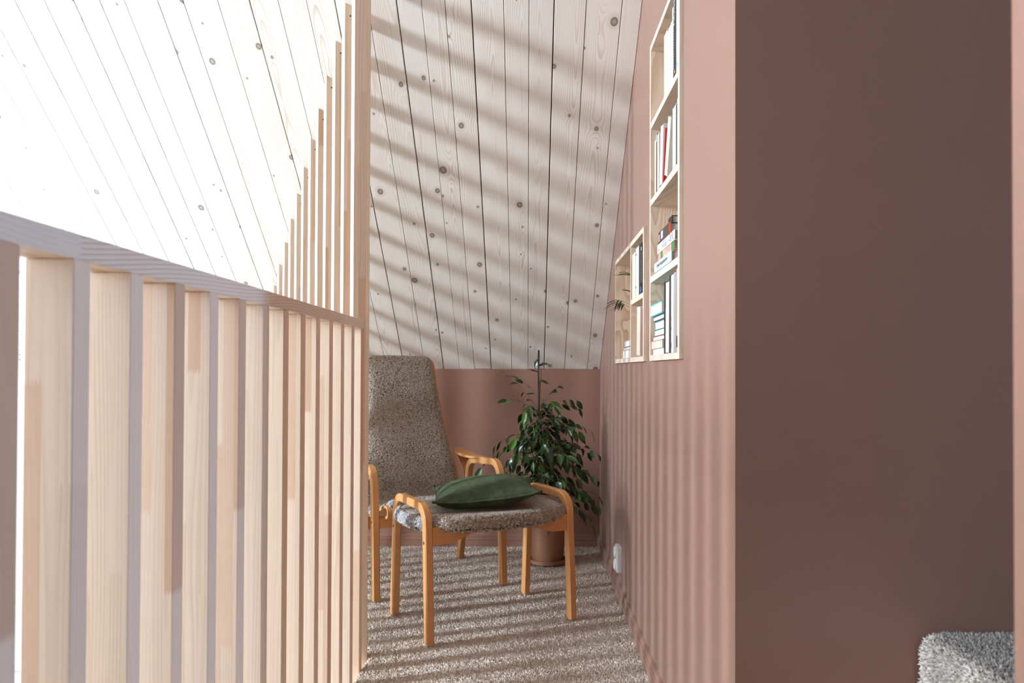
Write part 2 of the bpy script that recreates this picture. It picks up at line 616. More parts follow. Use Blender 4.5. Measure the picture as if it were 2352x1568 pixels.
_ico = bmesh.new()
_v = [_ico.verts.new(c) for c in ((1, 0, 0), (-1, 0, 0), (0, 1, 0), (0, -1, 0), (0, 0, 1), (0, 0, -1))]
for _f in ((0, 2, 4), (2, 1, 4), (1, 3, 4), (3, 0, 4), (2, 0, 5), (1, 2, 5), (3, 1, 5), (0, 3, 5)):
    _ico.faces.new([_v[i] for i in _f])
_ico.verts.index_update()
ICO_V = np.array([v.co[:] for v in _ico.verts], np.float32)
ICO_F = np.array([[v.index for v in f.verts] for f in _ico.faces], np.int32)
_ico.free()


def curls(name, P, N, rng, size, stretch, mat, parent, flow=None, up=0.4):
    """little oval wool curls joined into one mesh"""
    n = len(P)
    T = rng.normal(0, 1, (n, 3)) if flow is None else flow + rng.normal(0, 0.45, (n, 3))
    T -= N * (T * N).sum(1)[:, None]
    T /= np.linalg.norm(T, axis=1)[:, None] + 1e-9
    A = T + N * up * rng.random(n)[:, None]
    A /= np.linalg.norm(A, axis=1)[:, None]
    B = np.cross(N, A)
    B /= np.linalg.norm(B, axis=1)[:, None] + 1e-9
    Cc = np.cross(A, B)
    s = (size * (0.65 + 0.7 * rng.random(n)))[:, None, None] if np.isscalar(size) else (size * (0.65 + 0.7 * rng.random(n)))[:, None, None]
    v = ICO_V[None]
    V = P[:, None, :] + s * (A[:, None, :] * v[..., 0:1] * stretch + B[:, None, :] * v[..., 1:2] * 0.8 + Cc[:, None, :] * v[..., 2:3] * 0.9)
    Fc = (np.arange(n)[:, None, None] * len(ICO_V) + ICO_F[None]).reshape(-1, 3)
    me = raw_mesh(name, V.reshape(-1, 3), Fc)
    o = link(name, me, mat, parent)
    o['kind'] = 'stuff'
    return o


# ------------------------------------------------------------------ room shell
YB = 4.12            # knee wall
TAN = 0.8335         # roof pitch
XW = 0.388           # right wall face
XR = -0.53           # inner face of the stair railing
YC, YJ = 1.424, 0.607  # niche opening between these
SLOPE = math.atan(TAN)
YRIDGE = -0.10


def zc(y):
    return 0.95 + (YB - y) * TAN


def cut_roof(bm, lift=0.02):
    nrm = Vector((0, math.sin(SLOPE), math.cos(SLOPE)))
    g = bm.verts[:] + bm.edges[:] + bm.faces[:]
    r = bmesh.ops.bisect_plane(bm, geom=g, plane_co=(0, YB, 0.95 + lift), plane_no=nrm, clear_outer=True)
    es = [e for e in r['geom_cut'] if isinstance(e, bmesh.types.BMEdge)]
    bmesh.ops.holes_fill(bm, edges=es)


# loft floor (carpeted) with the diagonal edge under the lath screen
fx = XR - 0.0587 / 0.1034 * (YB - 2.53)
bm = bmesh.new()
prism(bm, [(XR, -4.3), (XR, 2.53), (fx, YB), (XW, YB), (XW, YC), (5.7, YC), (5.7, YJ), (XW, YJ), (XW, -4.3)], -0.30, -0.010)
floor = structure('floor', bm, M['carpet_base'], 'beige deep-pile carpet floor of the attic nook')
rng = np.random.default_rng(3)
NP = 330000
px_ = rng.uniform(fx, XW - 0.004, NP)
py_ = rng.uniform(1.85, YB - 0.004, NP)
edge = np.where(py_ < 2.53, XR, XR - 0.0587 / 0.1034 * (py_ - 2.53))
ok = px_ > edge + 0.004
P = np.stack([px_[ok], py_[ok], np.full(ok.sum(), -0.011)], 1)
N = np.tile(np.array([[0, 0, 1.0]]), (len(P), 1))
sw = np.stack([np.sin(P[:, 0] * 9 + np.cos(P[:, 1] * 5)) * 0.35, np.cos(P[:, 1] * 7 + P[:, 0] * 4) * 0.35 - 0.15, np.zeros(len(P))], 1)
N = N + sw
N /= np.linalg.norm(N, axis=1)[:, None]
tufts('carpet_pile', P, N, rng, 0.0090, 0.0036, 0.65, M['carpet'], floor)

bm = box(-7.2, XR, -4.3, YB, -2.75, -2.65)
structure('floor_2', bm, M['floor_low'])

# knee wall of the nook, pale wall of the open stairwell beside it
structure('wall_back', box(fx - 0.02, XW + 0.25, YB, YB + 0.15, -0.3, 0.97), M['brown_paint'], 'low brown knee wall under the sloping boards')
structure('wall_stairwell', box(-7.2, fx - 0.02, YB, YB + 0.15, -2.75, 0.97), M['white_paint'])
structure('trim_1', box(-7.0, fx - 0.02, YB - 0.02, YB, -0.68, -0.64), M['white_paint'])
structure('wall_stair_far', box(-7.2, XW + 0.25, -4.45, -4.3, -2.75, 0.97), M['white_paint'])
structure('wall_light_block_left', box(XR - 0.20, XR - 0.06, -4.3, 0.28, -0.3, 3.9), M['brown_paint'])  # unseen wall, added to keep stairwell light off the niche side wall
structure('ceiling_light_block', box(XR - 0.20, XW, -0.95, 1.70, 2.42, 2.52), M['brown_paint'])  # unseen slab, added to screen the niche side wall from the bright boards
structure('wall_light_block_rear', box(XR, XW, -0.95, -0.80, -0.3, 3.6), M['brown_paint'])  # unseen wall behind the camera, added to cut fill light from the rear
structure('wall_under_loft', box(XR, XR + 0.1, -4.3, YB, -2.75, -0.28), M['white_paint'])

# gable wall with its tall window
for gi, (gy0, gy1, gz0, gz1) in enumerate(GW):
    bm = bmesh.new()
    bx(bm, GX - 0.2, GX, -4.45, gy0, -2.75, 4.6)
    bx(bm, GX - 0.2, GX, gy1, YB + 0.15, -2.75, 4.6)
    bx(bm, GX - 0.2, GX, gy0, gy1, -2.75, gz0)
    bx(bm, GX - 0.2, GX, gy0, gy1, gz1, 4.6)
    structure('wall_left', bm, M['white_paint'])
    bm = bmesh.new()
    bx(bm, GX - 0.15, GX - 0.08, gy0 - 0.05, gy0, gz0 - 0.05, gz1 + 0.05)
    bx(bm, GX - 0.15, GX - 0.08, gy1, gy1 + 0.05, gz0 - 0.05, gz1 + 0.05)
    bx(bm, GX - 0.15, GX - 0.08, gy0, gy1, gz0 - 0.05, gz0)
    bx(bm, GX - 0.15, GX - 0.08, gy0, gy1, gz1, gz1 + 0.05)
    structure('window_1', bm, M['white_paint'])

# right wall: solid block with two shelf recesses, then the niche opening, then the near part
HOLES = [(1.898, 2.377, 0.977, 1.963), (2.489, 3.326, 0.977, 1.424)]
ys = sorted({YC, YB + 0.15, *[h[0] for h in HOLES], *[h[1] for h in HOLES]})
zs = sorted({-0.3, 3.3, *[h[2] for h in HOLES], *[h[3] for h in HOLES]})
bm = bmesh.new()
DEP = 0.19
vcache = {}


def gv(x, y, z):
    k = (round(x, 4), round(y, 4), round(z, 4))
    if k not in vcache:
        vcache[k] = bm.verts.new(k)
    return vcache[k]


for i in range(len(ys) - 1):
    for j in range(len(zs) - 1):
        y0, y1, z0, z1 = ys[i], ys[i + 1], zs[j], zs[j + 1]
        hole = any(h[0] <= y0 and y1 <= h[1] and h[2] <= z0 and z1 <= h[3] for h in HOLES)
        x = XW + DEP if hole else XW
        bm.faces.new((gv(x, y0, z0), gv(x, y0, z1), gv(x, y1, z1), gv(x, y1, z0)))
for h in HOLES:
    y0, y1, z0, z1 = h
    a, b = XW, XW + DEP
    yb = [y for y in ys if y0 <= y <= y1]
    zb = [z for z in zs if z0 <= z <= z1]
    for q0, q1 in zip(yb[:-1], yb[1:]):
        for z in (z0, z1):
            bm.faces.new((gv(a, q0, z), gv(b, q0, z), gv(b, q1, z), gv(a, q1, z)))
    for q0, q1 in zip(zb[:-1], zb[1:]):
        for y in (y0, y1):
            bm.faces.new((gv(a, y, q0), gv(b, y, q0), gv(b, y, q1), gv(a, y, q1)))
X2 = 5.7
for j in range(len(zs) - 1):
    bm.faces.new((gv(XW, YC, zs[j]), gv(X2, YC, zs[j]), gv(X2, YC, zs[j + 1]), gv(XW, YC, zs[j + 1])))
cut_roof(bm, 0.03)
structure('wall_right', bm, M['brown_paint'], 'dusty brown painted wall with two recessed bookshelves')
bm = bmesh.new()
bx(bm, XW, X2, -4.5, YJ, -0.3, 4.7)
structure('wall_right_near', bm, M['brown_paint'], 'near jamb of the side niche in the same brown paint')
bm = bmesh.new()
bx(bm, XW, X2, YJ, YC, 2.35, 4.7)
structure('ceiling_niche', bm, M['brown_paint'])
bm = bmesh.new()
bx(bm, EX, EX + 0.2, YJ, EW[0], -0.3, 2.35)
bx(bm, EX, EX + 0.2, EW[1], YC, -0.3, 2.35)
bx(bm, EX, EX + 0.2, EW[0], EW[1], -0.3, EW[2])
bx(bm, EX, EX + 0.2, EW[0], EW[1], EW[3], 2.35)
structure('wall_niche_end', bm, M['brown_paint'])
bm = bmesh.new()
bx(bm, EX + 0.08, EX + 0.13, EW[0] - 0.03, EW[0] + 0.01, EW[2] - 0.03, EW[3] + 0.03)
bx(bm, EX + 0.08, EX + 0.13, EW[1] - 0.01, EW[1] + 0.03, EW[2] - 0.03, EW[3] + 0.03)
structure('window_2', bm, M['white_paint'])

# sloping ceiling: dark backing, then one object per board
SL = (YB - YRIDGE) / math.cos(SLOPE)
ceil_root = bpy.data.objects.new('ceiling', None)
me_c = bpy.data.meshes.new('ceiling')
bm = bmesh.new()
bx(bm, GX - 0.2, XW + 0.02, -SL - 0.02, 0.0, 0.019, 0.06)
bm.to_mesh(me_c); bm.free()
ceil_root = link('ceiling', me_c, M['void_dark'], None, (0, YB, 0.95), (-SLOPE, 0, 0))
tag(ceil_root, 'sloping whitewashed pine board ceiling', None, None, 'structure')
joints = [-7.0]
rj = random.Random(5)
while joints[-1] < -2.05:
    joints.append(joints[-1] + rj.choice([0.088, 0.095, 0.118, 0.105]))
joints[-1] = -1.98
joints += [-1.88, -1.777, -1.675, -1.574, -1.484, -1.399, -1.284, -1.196, -1.0766, -0.967, -0.868, -0.770, -0.673, -0.5605, -0.460, -0.3737, -0.293, -0.2022, -0.0899, -0.0024, 0.0844, 0.1958, 0.3193, XW]
wide_gap = {-0.673, -0.460, -0.2022, 0.0844, -1.284, -1.574, -0.967, -1.777}
for a, b in zip(joints[:-1], joints[1:]):
    g0 = 0.0021 if a in wide_gap else 0.0011
    g1 = 0.0021 if b in wide_gap else 0.0011
    hw = (b - a) / 2
    bm = bmesh.new()
    end = rj.uniform(0, 0.006)
    bx(bm, -hw + g0, hw - g1, -SL, -end, 0.0, 0.019, 0.0011)
    p = obj('plank', bm, M['plank'], ceil_root, ((a + b) / 2, 0, rj.uniform(0.0, 0.0012)))
bm = bmesh.new()
bx(bm, GX - 0.2, XW + 0.25, 0.0, SL + 0.1, 0.0, 0.06)
structure('ceiling_far', bm, M['white_paint'], loc=(0, YRIDGE, zc(YRIDGE)), rot_e=(SLOPE, 0, 0)).rotation_euler = (math.pi - SLOPE + math.pi, 0, 0)
cf = bpy.data.objects['ceiling_far']
cf.rotation_euler = (SLOPE, 0, 0)
cf.scale = (1, -1, 1)


# skirting boards with two beads
def skirting(bm, p0, p1, nrm):
    prof = [(0, 0), (0.014, 0), (0.014, 0.030), (0.011, 0.033), (0.014, 0.037), (0.014, 0.046), (0.010, 0.050), (0.011, 0.058), (0.008, 0.066), (0, 0.068)]
    p0, p1, nrm = Vector(p0), Vector(p1), Vector(nrm)
    r0 = [bm.verts.new(p0 + nrm * a + Vector((0, 0, z))) for a, z in prof]
    r1 = [bm.verts.new(p1 + nrm * a + Vector((0, 0, z))) for a, z in prof]
    for i in range(len(prof)):
        j = (i + 1) % len(prof)
        bm.faces.new((r0[i], r0[j], r1[j], r1[i]))
    bm.faces.new(r0[::-1]); bm.faces.new(r1)


bm = bmesh.new(); skirting(bm, (fx + 0.05, YB, -0.008), (XW, YB, -0.008), (0, -1, 0))
structure('baseboard_back', bm, M['brown_trim'])
bm = bmesh.new(); skirting(bm, (XW, YC, -0.008), (XW, YB - 0.014, -0.008), (-1, 0, 0))
structure('baseboard_right', bm, M['brown_trim'])

# ------------------------------------------------------------------ stair railing
RT = 1.108
rail = thing('stair_railing', 'slatted pine stair railing with a flat handrail beside the carpet', 'railing', (XR - 0.029, 0, -0.28))
obj('handrail', box(-0.029, 0.029, -0.60, 2.445, RT - 0.030 + 0.28, RT + 0.28, 0.0015), M['pine_rail'], rail)
first = None
for k in range(-8, 14):
    y = 0.7896 + 0.1266 * k - 0.0168
    if first is None:
        first = obj('baluster', box(-0.029, 0.029, -0.0168, 0.0168, 0, RT - 0.030 + 0.28, 0.0015), M['pine'], rail, (0, y, 0))
    else:
        copy_of(first, rail, (0, y, 0))

# full-height lath screen running back at 30 degrees from the railing's end
K0 = Vector((-0.58, 2.4996)); KS = Vector((-0.0587, 0.1034))
dw = Vector((math.cos(R(30)), math.sin(R(30)))); dt = Vector((-0.5, 0.866))
scr = thing('slat_screen', 'tall pine slat screen rising to the sloping ceiling beside the armchair', 'screen', (K0.x, K0.y, -0.28))
for k in range(0, 15):
    c = K0 + KS * k
    bm = bmesh.new()
    cs = [Vector((0, 0)), dw * 0.056, dw * 0.056 + dt * 0.034, dt * 0.034]
    lo = [bm.verts.new((q.x, q.y, 0)) for q in cs]
    hi = [bm.verts.new((q.x, q.y, zc(c.y + q.y) - 0.001 + 0.28)) for q in cs]
    bm.faces.new(lo[::-1]); bm.faces.new(hi)
    for i in range(4):
        bm.faces.new((lo[i], lo[(i + 1) % 4], hi[(i + 1) % 4], hi[i]))
    bmesh.ops.bevel(bm, geom=[e for e in bm.edges if abs(e.verts[0].co.z - e.verts[1].co.z) > 0.3], offset=0.0012, segments=1, affect='EDGES')
    s = obj('slat', bm, M['pine'], scr, (c.x - K0.x, c.y - K0.y, 0))
    q = dw * 0.020
    zt = zc(c.y + q.y) + 0.28 - 0.034
    bm = bmesh.new()
    nrm = Vector((0.5, -0.866, 0))
    disc(bm, Vector((q.x, q.y, zt)) - nrm * 0.0005, nrm, 0.0034, 0.0012, 10)
    obj('screw', bm, M['screw'], s)

# ------------------------------------------------------------------ recessed bookshelves
XF = 0.378
TK = 0.018


def recess(label, y0, y1, z0, z1, shelves, divider=None):
    t = thing('recessed_bookshelf', label, 'bookshelf', (XF, (y0 + y1) / 2, z0))
    hy, H, D = (y1 - y0) / 2 - 0.0022, z1 - z0, 0.195
    g = 0.0008
    obj('side_panel', box(0, D, -hy + g, -hy + TK, g, H - g, 0.0006), M['shelf_z'], t)
    obj('side_panel', box(0, D, hy - TK, hy - g, g, H - g, 0.0006), M['shelf_z'], t)
    obj('bottom_panel', box(0, D, -hy + TK, hy - TK, g, TK, 0.0006), M['shelf_y'], t)
    obj('top_panel', box(0, D, -hy + TK, hy - TK, H - TK, H - g, 0.0006), M['shelf_y'], t)
    obj('back_panel', box(D - 0.008, D, -hy + TK, hy - TK, TK, H - TK), M['shelf_z'], t)
    for (s0, s1, za, zb) in shelves:
        obj('shelf', box(0.001, D - 0.008, s0 - (y0 + y1) / 2, s1 - (y0 + y1) / 2, za - z0, zb - z0, 0.0006), M['shelf_y'], t)
    if divider:
        obj('divider', box(0.001, D - 0.008, divider[0] - (y0 + y1) / 2, divider[1] - (y0 + y1) / 2, TK, H - TK, 0.0006), M['shelf_z'], t)
    return t


recess('tall pine bookshelf of four compartments set into the brown wall', 1.903, 2.377, 0.977, 1.963,
       [(1.921, 2.359, 1.220, 1.239), (1.921, 2.359, 1.460, 1.479), (1.921, 2.359, 1.700, 1.718)])
recess('low wide pine bookshelf with a divider, set into the wall by the ceiling', 2.494, 3.326, 0.977, 1.424,
       [(2.512, 2.814, 1.190, 1.208)], (2.814, 2.832))


def book(label, cov, pg, t, h, d, loc, lean=0.0, flat=False, spine_out=False, bt=0.0018, inset=0.002, spine_col=None):
    """book standing (t along y, h along z) or lying flat (t along z, h along y); fore-edge or spine towards the room (-x)"""
    o = thing('book', label, 'book', loc)
    o.rotation_euler = (lean, 0, 0)
    bm = bmesh.new()
    sx0, sx1 = (0, bt) if spine_out else (d - bt, d)

    def B(b, x0, x1, a0, a1, c0, c1):      # a: thickness axis, c: height axis
        if flat:
            bx(b, x0, x1, c0, c1, a0, a1)
        else:
            bx(b, x0, x1, a0, a1, c0, c1)
    B(bm, 0, d, 0, bt, 0, h)
    B(bm, 0, d, t - bt, t, 0, h)
    B(bm, sx0, sx1, bt, t - bt, 0, h)
    obj('cover', bm, CV[cov], o)
    bm = bmesh.new()
    px0, px1 = (bt, d - inset) if spine_out else (inset * 0.4, d - bt)
    B(bm, px0, px1, bt, t - bt, inset, h - inset)
    obj('page_block', bm, PG[pg], o)
    return o


def spine_patch(o, name, col, y0, y1, z0, z1, label=None):
    p = obj(name, box(-0.0007, 0.0002, y0, y1, z0, z1), CV[col], o)
    if label: p['label'] = label
    return p


def spine_text(o, text, size, y, z, col, ang=0.0, name='lettering', stretch=1.0):
    cu = bpy.data.curves.new(name, 'FONT')
    cu.body = text
    cu.size = size
    cu.align_x, cu.align_y = 'CENTER', 'CENTER'
    cu.extrude = 0.0001
    cu.space_character = 1.05
    t = bpy.data.objects.new(name, cu)
    cu.materials.append(CV[col])
    COL.objects.link(t)
    t.parent = o
    t.location = (-0.0011, y, z)
    # text plane faces -x, reading towards -y; ang turns it in that plane
    t.matrix_local = Matrix.Translation((-0.0011, y, z)) @ Matrix(((0, 0, -1, 0), (-1, 0, 0, 0), (0, 1, 0, 0), (0, 0, 0, 1))) @ Matrix.Rotation(ang, 4, 'Z') @ Matrix.Diagonal((stretch, 1, 1, 1))
    dg = bpy.context.evaluated_depsgraph_get()
    me = bpy.data.meshes.new_from_object(t.evaluated_get(dg))
    ml = t.matrix_local.copy()
    bpy.data.objects.remove(t)
    m_o = link(name, me, CV[col], o)
    m_o.matrix_local = ml
    return m_o


Z4, Z3, Z2, Z1 = 1.7186, 1.4796, 1.2396, 0.9956
XB = 0.3795
GT = 'books in the tall recessed bookshelf'


def add(o):
    o['group'] = GT
    return o


# top compartment
add(book('thick cream book at the far end of the highest compartment', 'cream', 'cream', 0.050, 0.175, 0.125, (XB, 2.082, Z4)))
add(book('cream book beside the far thickest one, highest compartment', 'white', 'cream', 0.053, 0.165, 0.12, (XB, 2.028, Z4)))
add(book('thin pale grey book between cream books, highest compartment', 'palegrey', 'white', 0.017, 0.165, 0.12, (XB, 2.010, Z4)))
add(book('narrow tall white book against the black lettered book', 'white', 'white', 0.018, 0.195, 0.13, (XB, 1.991, Z4)))
ob = add(book('black book with white lettering and checks down its spine', 'black', 'cream', 0.036, 0.215, 0.13, (XB - 0.001, 1.953, Z4), spine_out=True))
spine_text(ob, 'MIQU', 0.026, 0.021, 0.165, 'white', R(-90))
for i in range(16):
    spine_patch(ob, 'spine_check', 'white', 0.0295, 0.0345, 0.022 + i * 0.0076, 0.0258 + i * 0.0076)
spine_patch(ob, 'spine_emblem', 'yellow', 0.012, 0.019, 0.006, 0.013)
ot = add(book('white book with a small mint green mark low on its spine', 'white', 'white', 0.0265, 0.205, 0.13, (XB, 1.9255, Z4), spine_out=True))
spine_patch(ot, 'spine_mark', 'mint', 0.006, 0.018, 0.010, 0.022)
# second compartment from the top
add(book('thin cream book, farthest in the compartment with leaning books', 'cream', 'cream', 0.028, 0.164, 0.12, (XB, 2.262, Z3)))
od = add(book('thin dark book with a light blue spine top', 'dark', 'cream', 0.014, 0.172, 0.12, (XB, 2.245, Z3), spine_out=True))
spine_patch(od, 'spine_band', 'lightblue', 0.001, 0.013, 0.150, 0.171)
add(book('cream paperback between the thin dark book and a thick white one', 'cream', 'cream', 0.030, 0.168, 0.12, (XB, 2.212, Z3)))
add(book('thick white book tilted a little, touching the red book', 'white', 'white', 0.043, 0.170, 0.125, (XB, 2.162, Z3), lean=R(8)))
add(book('thin red book leaning between two thick pale books', 'red', 'white', 0.010, 0.150, 0.12, (XB, 2.143, Z3), lean=R(15), spine_out=True))
add(book('thick cream book leaning over an empty wedge of shelf', 'cream', 'cream', 0.046, 0.160, 0.12, (XB, 2.082, Z3), lean=R(22)))
add(book('pale blue white book upright beside the thin black one', 'palegreen', 'white', 0.044, 0.162, 0.125, (XB, 1.957, Z3)))
add(book('thin black book upright beside the pale blue one', 'black', 'cream', 0.015, 0.155, 0.12, (XB, 1.941, Z3), spine_out=True))
add(book('narrow cream book nearest in the leaning-books compartment', 'cream', 'cream', 0.0145, 0.168, 0.12, (XB, 1.9255, Z3)))
# lying stack
z = Z2
o1 = add(book('pale grey hardback at the bottom of the flat stack, black title', 'palegrey', 'greyish', 0.028, 0.275, 0.16, (XB - 0.002, 2.005, z), flat=True, spine_out=True)); z += 0.0282
spine_text(o1, 'START ONE INDUSTRY', 0.0105, 0.140, 0.014, 'dark', stretch=1.5)
o2 = add(book('rose pink book with green spine blocks in the flat stack', 'rose', 'greyish', 0.022, 0.243, 0.15, (XB + 0.002, 1.990, z), flat=True, spine_out=True)); z += 0.0222
spine_patch(o2, 'spine_block', 'green', 0.170, 0.198, 0.0005, 0.0215)
spine_patch(o2, 'spine_block', 'green', 0.001, 0.036, 0.0005, 0.0215)
spine_patch(o2, 'spine_dot', 'yellow', 0.140, 0.160, 0.013, 0.0215)
spine_patch(o2, 'spine_dot', 'yellow', 0.120, 0.145, 0.0005, 0.008)
spine_patch(o2, 'spine_dot', 'lightblue', 0.085, 0.100, 0.0005, 0.009)
spine_text(o2, 'collected', 0.009, 0.095, 0.014, 'cream')
o3 = add(book('white book with grey author name, third up in the flat stack', 'white', 'greyish', 0.027, 0.265, 0.15, (XB, 1.972, z), flat=True, spine_out=True)); z += 0.0272
spine_text(o3, 'C NITZER', 0.015, 0.150, 0.010, 'grey', stretch=1.3)
spine_text(o3, 'AND', 0.011, 0.232, 0.009, 'grey')
spine_text(o3, 'a collection of essays', 0.006, 0.150, 0.022, 'grey')
for i in range(9):
    spine_patch(o3, 'spine_splash', 'black', 0.020 + 0.0065 * i, 0.023 + 0.0065 * i, 0.004 + (i * 7 % 5) * 0.004, 0.010 + (i * 7 % 5) * 0.004)
o4 = add(book('thick dark brown book with orange edges and a white spine label', 'brown', 'greyish', 0.033, 0.165, 0.15, (XB, 2.056, z), flat=True, spine_out=True)); z += 0.0332
spine_patch(o4, 'spine_label', 'white', 0.088, 0.118, 0.008, 0.029)
spine_patch(o4, 'spine_emblem', 'rose', 0.138, 0.156, 0.006, 0.026)
bm = bmesh.new()
bx(bm, 0.0, 0.006, -0.0008, 0.0, 0.0, 0.033); bx(bm, 0.0, 0.08, -0.0008, 0.0, 0.0, 0.003)
obj('jacket_edge', bm, CV['orange'], o4)['label'] = 'orange jacket edge'
add(book('small black pocket book on top of the flat stack', 'black', 'greyish', 0.021, 0.055, 0.10, (XB + 0.010, 2.060, z), flat=True, spine_out=True))
# lowest compartment: pile of seven lying at the far side
z = Z1
pile = [('white book lying undermost in the pile with a teal top', 'white', 'white', 0.018, -0.006), ('cream book lying second from the bottom of that pile', 'cream', 'cream', 0.022, -0.012),
        ('white book with a dark red cover line, third from pile bottom', 'darkred', 'white', 0.015, -0.007), ('white paged book under a black cover in the middle of the pile', 'black', 'white', 0.020, -0.001),
        ('white paged book under the grey paged one in the pile', 'teal', 'white', 0.024, 0.0), ('grey paged book with black covers lying under the topmost one', 'black', 'grey', 0.016, -0.006),
        ('thick white paged book with turquoise cover topping the pile', 'teal', 'white', 0.033, -0.014)]
for i, (lab, cv, pg, t_, xo) in enumerate(pile):
    bo = add(book(lab, cv, pg, t_, 0.195 - 0.004 * (i % 3), 0.13, (XB + xo + 0.010, 2.142, z), flat=True, bt=0.0035 if cv == 'teal' and t_ > 0.03 else 0.0022)); z += t_ + 0.0003
# lowest compartment: tall standing volumes
add(book('tall thin black book standing against the pile of lying books', 'black', 'white', 0.018, 0.200, 0.13, (XB, 2.108, Z1), spine_out=True))
add(book('tall white book between two black ones, lowest compartment', 'white', 'white', 0.050, 0.196, 0.13, (XB, 2.052, Z1), lean=R(1)))
add(book('tall glossy black book next to the white pair', 'black', 'white', 0.024, 0.208, 0.13, (XB, 2.024, Z1), lean=R(1), spine_out=True))
o5 = add(book('tall white book with small brown marks, right of the glossy black', 'white', 'white', 0.036, 0.206, 0.13, (XB, 1.984, Z1), spine_out=True))
for zz in (0.012, 0.018, 0.060, 0.085):
    spine_patch(o5, 'spine_mark', 'rose', 0.028, 0.033, zz, zz + 0.010)
add(book('tall mid grey book between the white and the salmon one', 'grey', 'white', 0.028, 0.208, 0.13, (XB, 1.953, Z1), spine_out=True))
o6 = add(book('tall salmon pink book nearest in the lowest compartment', 'pink', 'white', 0.017, 0.214, 0.13, (XB, 1.930, Z1), spine_out=True))
spine_patch(o6, 'spine_mark', 'black', 0.004, 0.014, 0.012, 0.042)

# low bookshelf
GS = 'books in the low recessed bookshelf'


def add2(o):
    o['group'] = GS
    return o


ZS = 1.2086
add2(book('cream book standing next to the divider of the low bookshelf', 'cream', 'cream', 0.088, 0.166, 0.13, (XF + 0.003, 2.704, ZS)))
o7 = add2(book('white book with two small black spine marks', 'white', 'white', 0.072, 0.172, 0.13, (XF + 0.003, 2.624, ZS), spine_out=True))
spine_patch(o7, 'spine_mark', 'black', 0.061, 0.071, 0.146, 0.154); spine_patch(o7, 'spine_mark', 'black', 0.061, 0.071, 0.030, 0.038)
o8 = add2(book('black book with a column of white dots and a blue foot', 'black', 'white', 0.062, 0.172, 0.13, (XF + 0.003, 2.556, ZS), spine_out=True))
for i in range(17):
    spine_patch(o8, 'spine_dot', 'white', 0.004, 0.011, 0.040 + i * 0.006, 0.0425 + i * 0.006)
spine_patch(o8, 'spine_mark', 'blue', 0.006, 0.028, 0.006, 0.024); spine_patch(o8, 'spine_label', 'white', 0.002, 0.014, 0.145, 0.158)
add2(book('wide cream book leaning slightly under the short shelf', 'cream', 'cream', 0.080, 0.172, 0.13, (XB, 2.585, Z1), lean=R(3)))
add2(book('dark red book behind the leaning cream one', 'darkred', 'white', 0.022, 0.160, 0.12, (XB + 0.004, 2.545, Z1), spine_out=True))
add2(book('white book lying flat at the bottom left of the low bookshelf', 'white', 'white', 0.030, 0.215, 0.13, (XB, 2.838, Z1), flat=True))
add2(book('thin dark book with yellow pages lying between two white ones', 'black', 'cream', 0.014, 0.222, 0.13, (XB + 0.004, 2.838, Z1 + 0.0303), flat=True))
add2(book('small white book lying on the dark one under a plant pot', 'white', 'white', 0.022, 0.180, 0.13, (XB + 0.002, 2.838, Z1 + 0.0446), flat=True))

# small palm on those books, mostly hidden by the divider
zp = Z1 + 0.0446 + 0.0222
pp = thing('potted_palm', 'small potted palm on the lying books with fronds reaching out', 'plant', (0.445, 2.892, zp))
bm = bmesh.new()
lathe(bm, [(0, 0), (0.036, 0), (0.042, 0.01), (0.046, 0.065), (0.043, 0.065), (0.040, 0.055), (0, 0.055)], 32)
obj('pot', bm, M['white_pot'], pp, auto=40)
rp = random.Random(4)


def frond(pts, leaf0, nleaf, ll, droop):
    pts = [Vector(p) for p in pts]
    curve = []
    for i in range(13):
        f = i / 12
        if len(pts) == 3:
            curve.append(pts[0] * (1 - f) ** 2 + pts[1] * 2 * f * (1 - f) + pts[2] * f * f)
    bm = bmesh.new()
    tube(bm, curve, lambda f: 0.0013 * (1 - 0.6 * f), 5)
    stem = obj('frond', bm, M['palm'], pp)
    for i in range(nleaf):
        f = leaf0 + (1 - leaf0) * i / (nleaf - 1)
        k = min(11, int(f * 12))
        p = curve[k].lerp(curve[k + 1], f * 12 - k)
        T = (curve[k + 1] - curve[k]).normalized()
        s = T.cross(Vector((0, 0, 1))).normalized() * (1 if i % 2 else -1)
        d = (T * 0.9 + s * (0.75 if i < nleaf - 1 else 0.05) + Vector((0, 0, -droop + rp.uniform(-0.1, 0.1)))).normalized()
        wv = d.cross(Vector((0, 0, 1))).normalized()
        L = ll * rp.uniform(0.8, 1.1)
        bm = bmesh.new()
        rows = []
        for j in range(5):
            g = j / 4
            hw = 0.0042 * math.sin(math.pi * (0.12 + 0.86 * g)) * (1 - 0.15 * g)
            c = p + d * (L * g) + Vector((0, 0, -0.25 * L * g * g))
            rows.append((bm.verts.new(c - wv * hw + Vector((0, 0, 0.001))), bm.verts.new(c), bm.verts.new(c + wv * hw + Vector((0, 0, 0.001)))))
        for r0, r1 in zip(rows[:-1], rows[1:]):
            bm.faces.new((r0[0], r0[1], r1[1], r1[0])); bm.faces.new((r0[1], r0[2], r1[2], r1[1]))
        obj('leaflet', bm, M['palm'], stem, smooth=True)


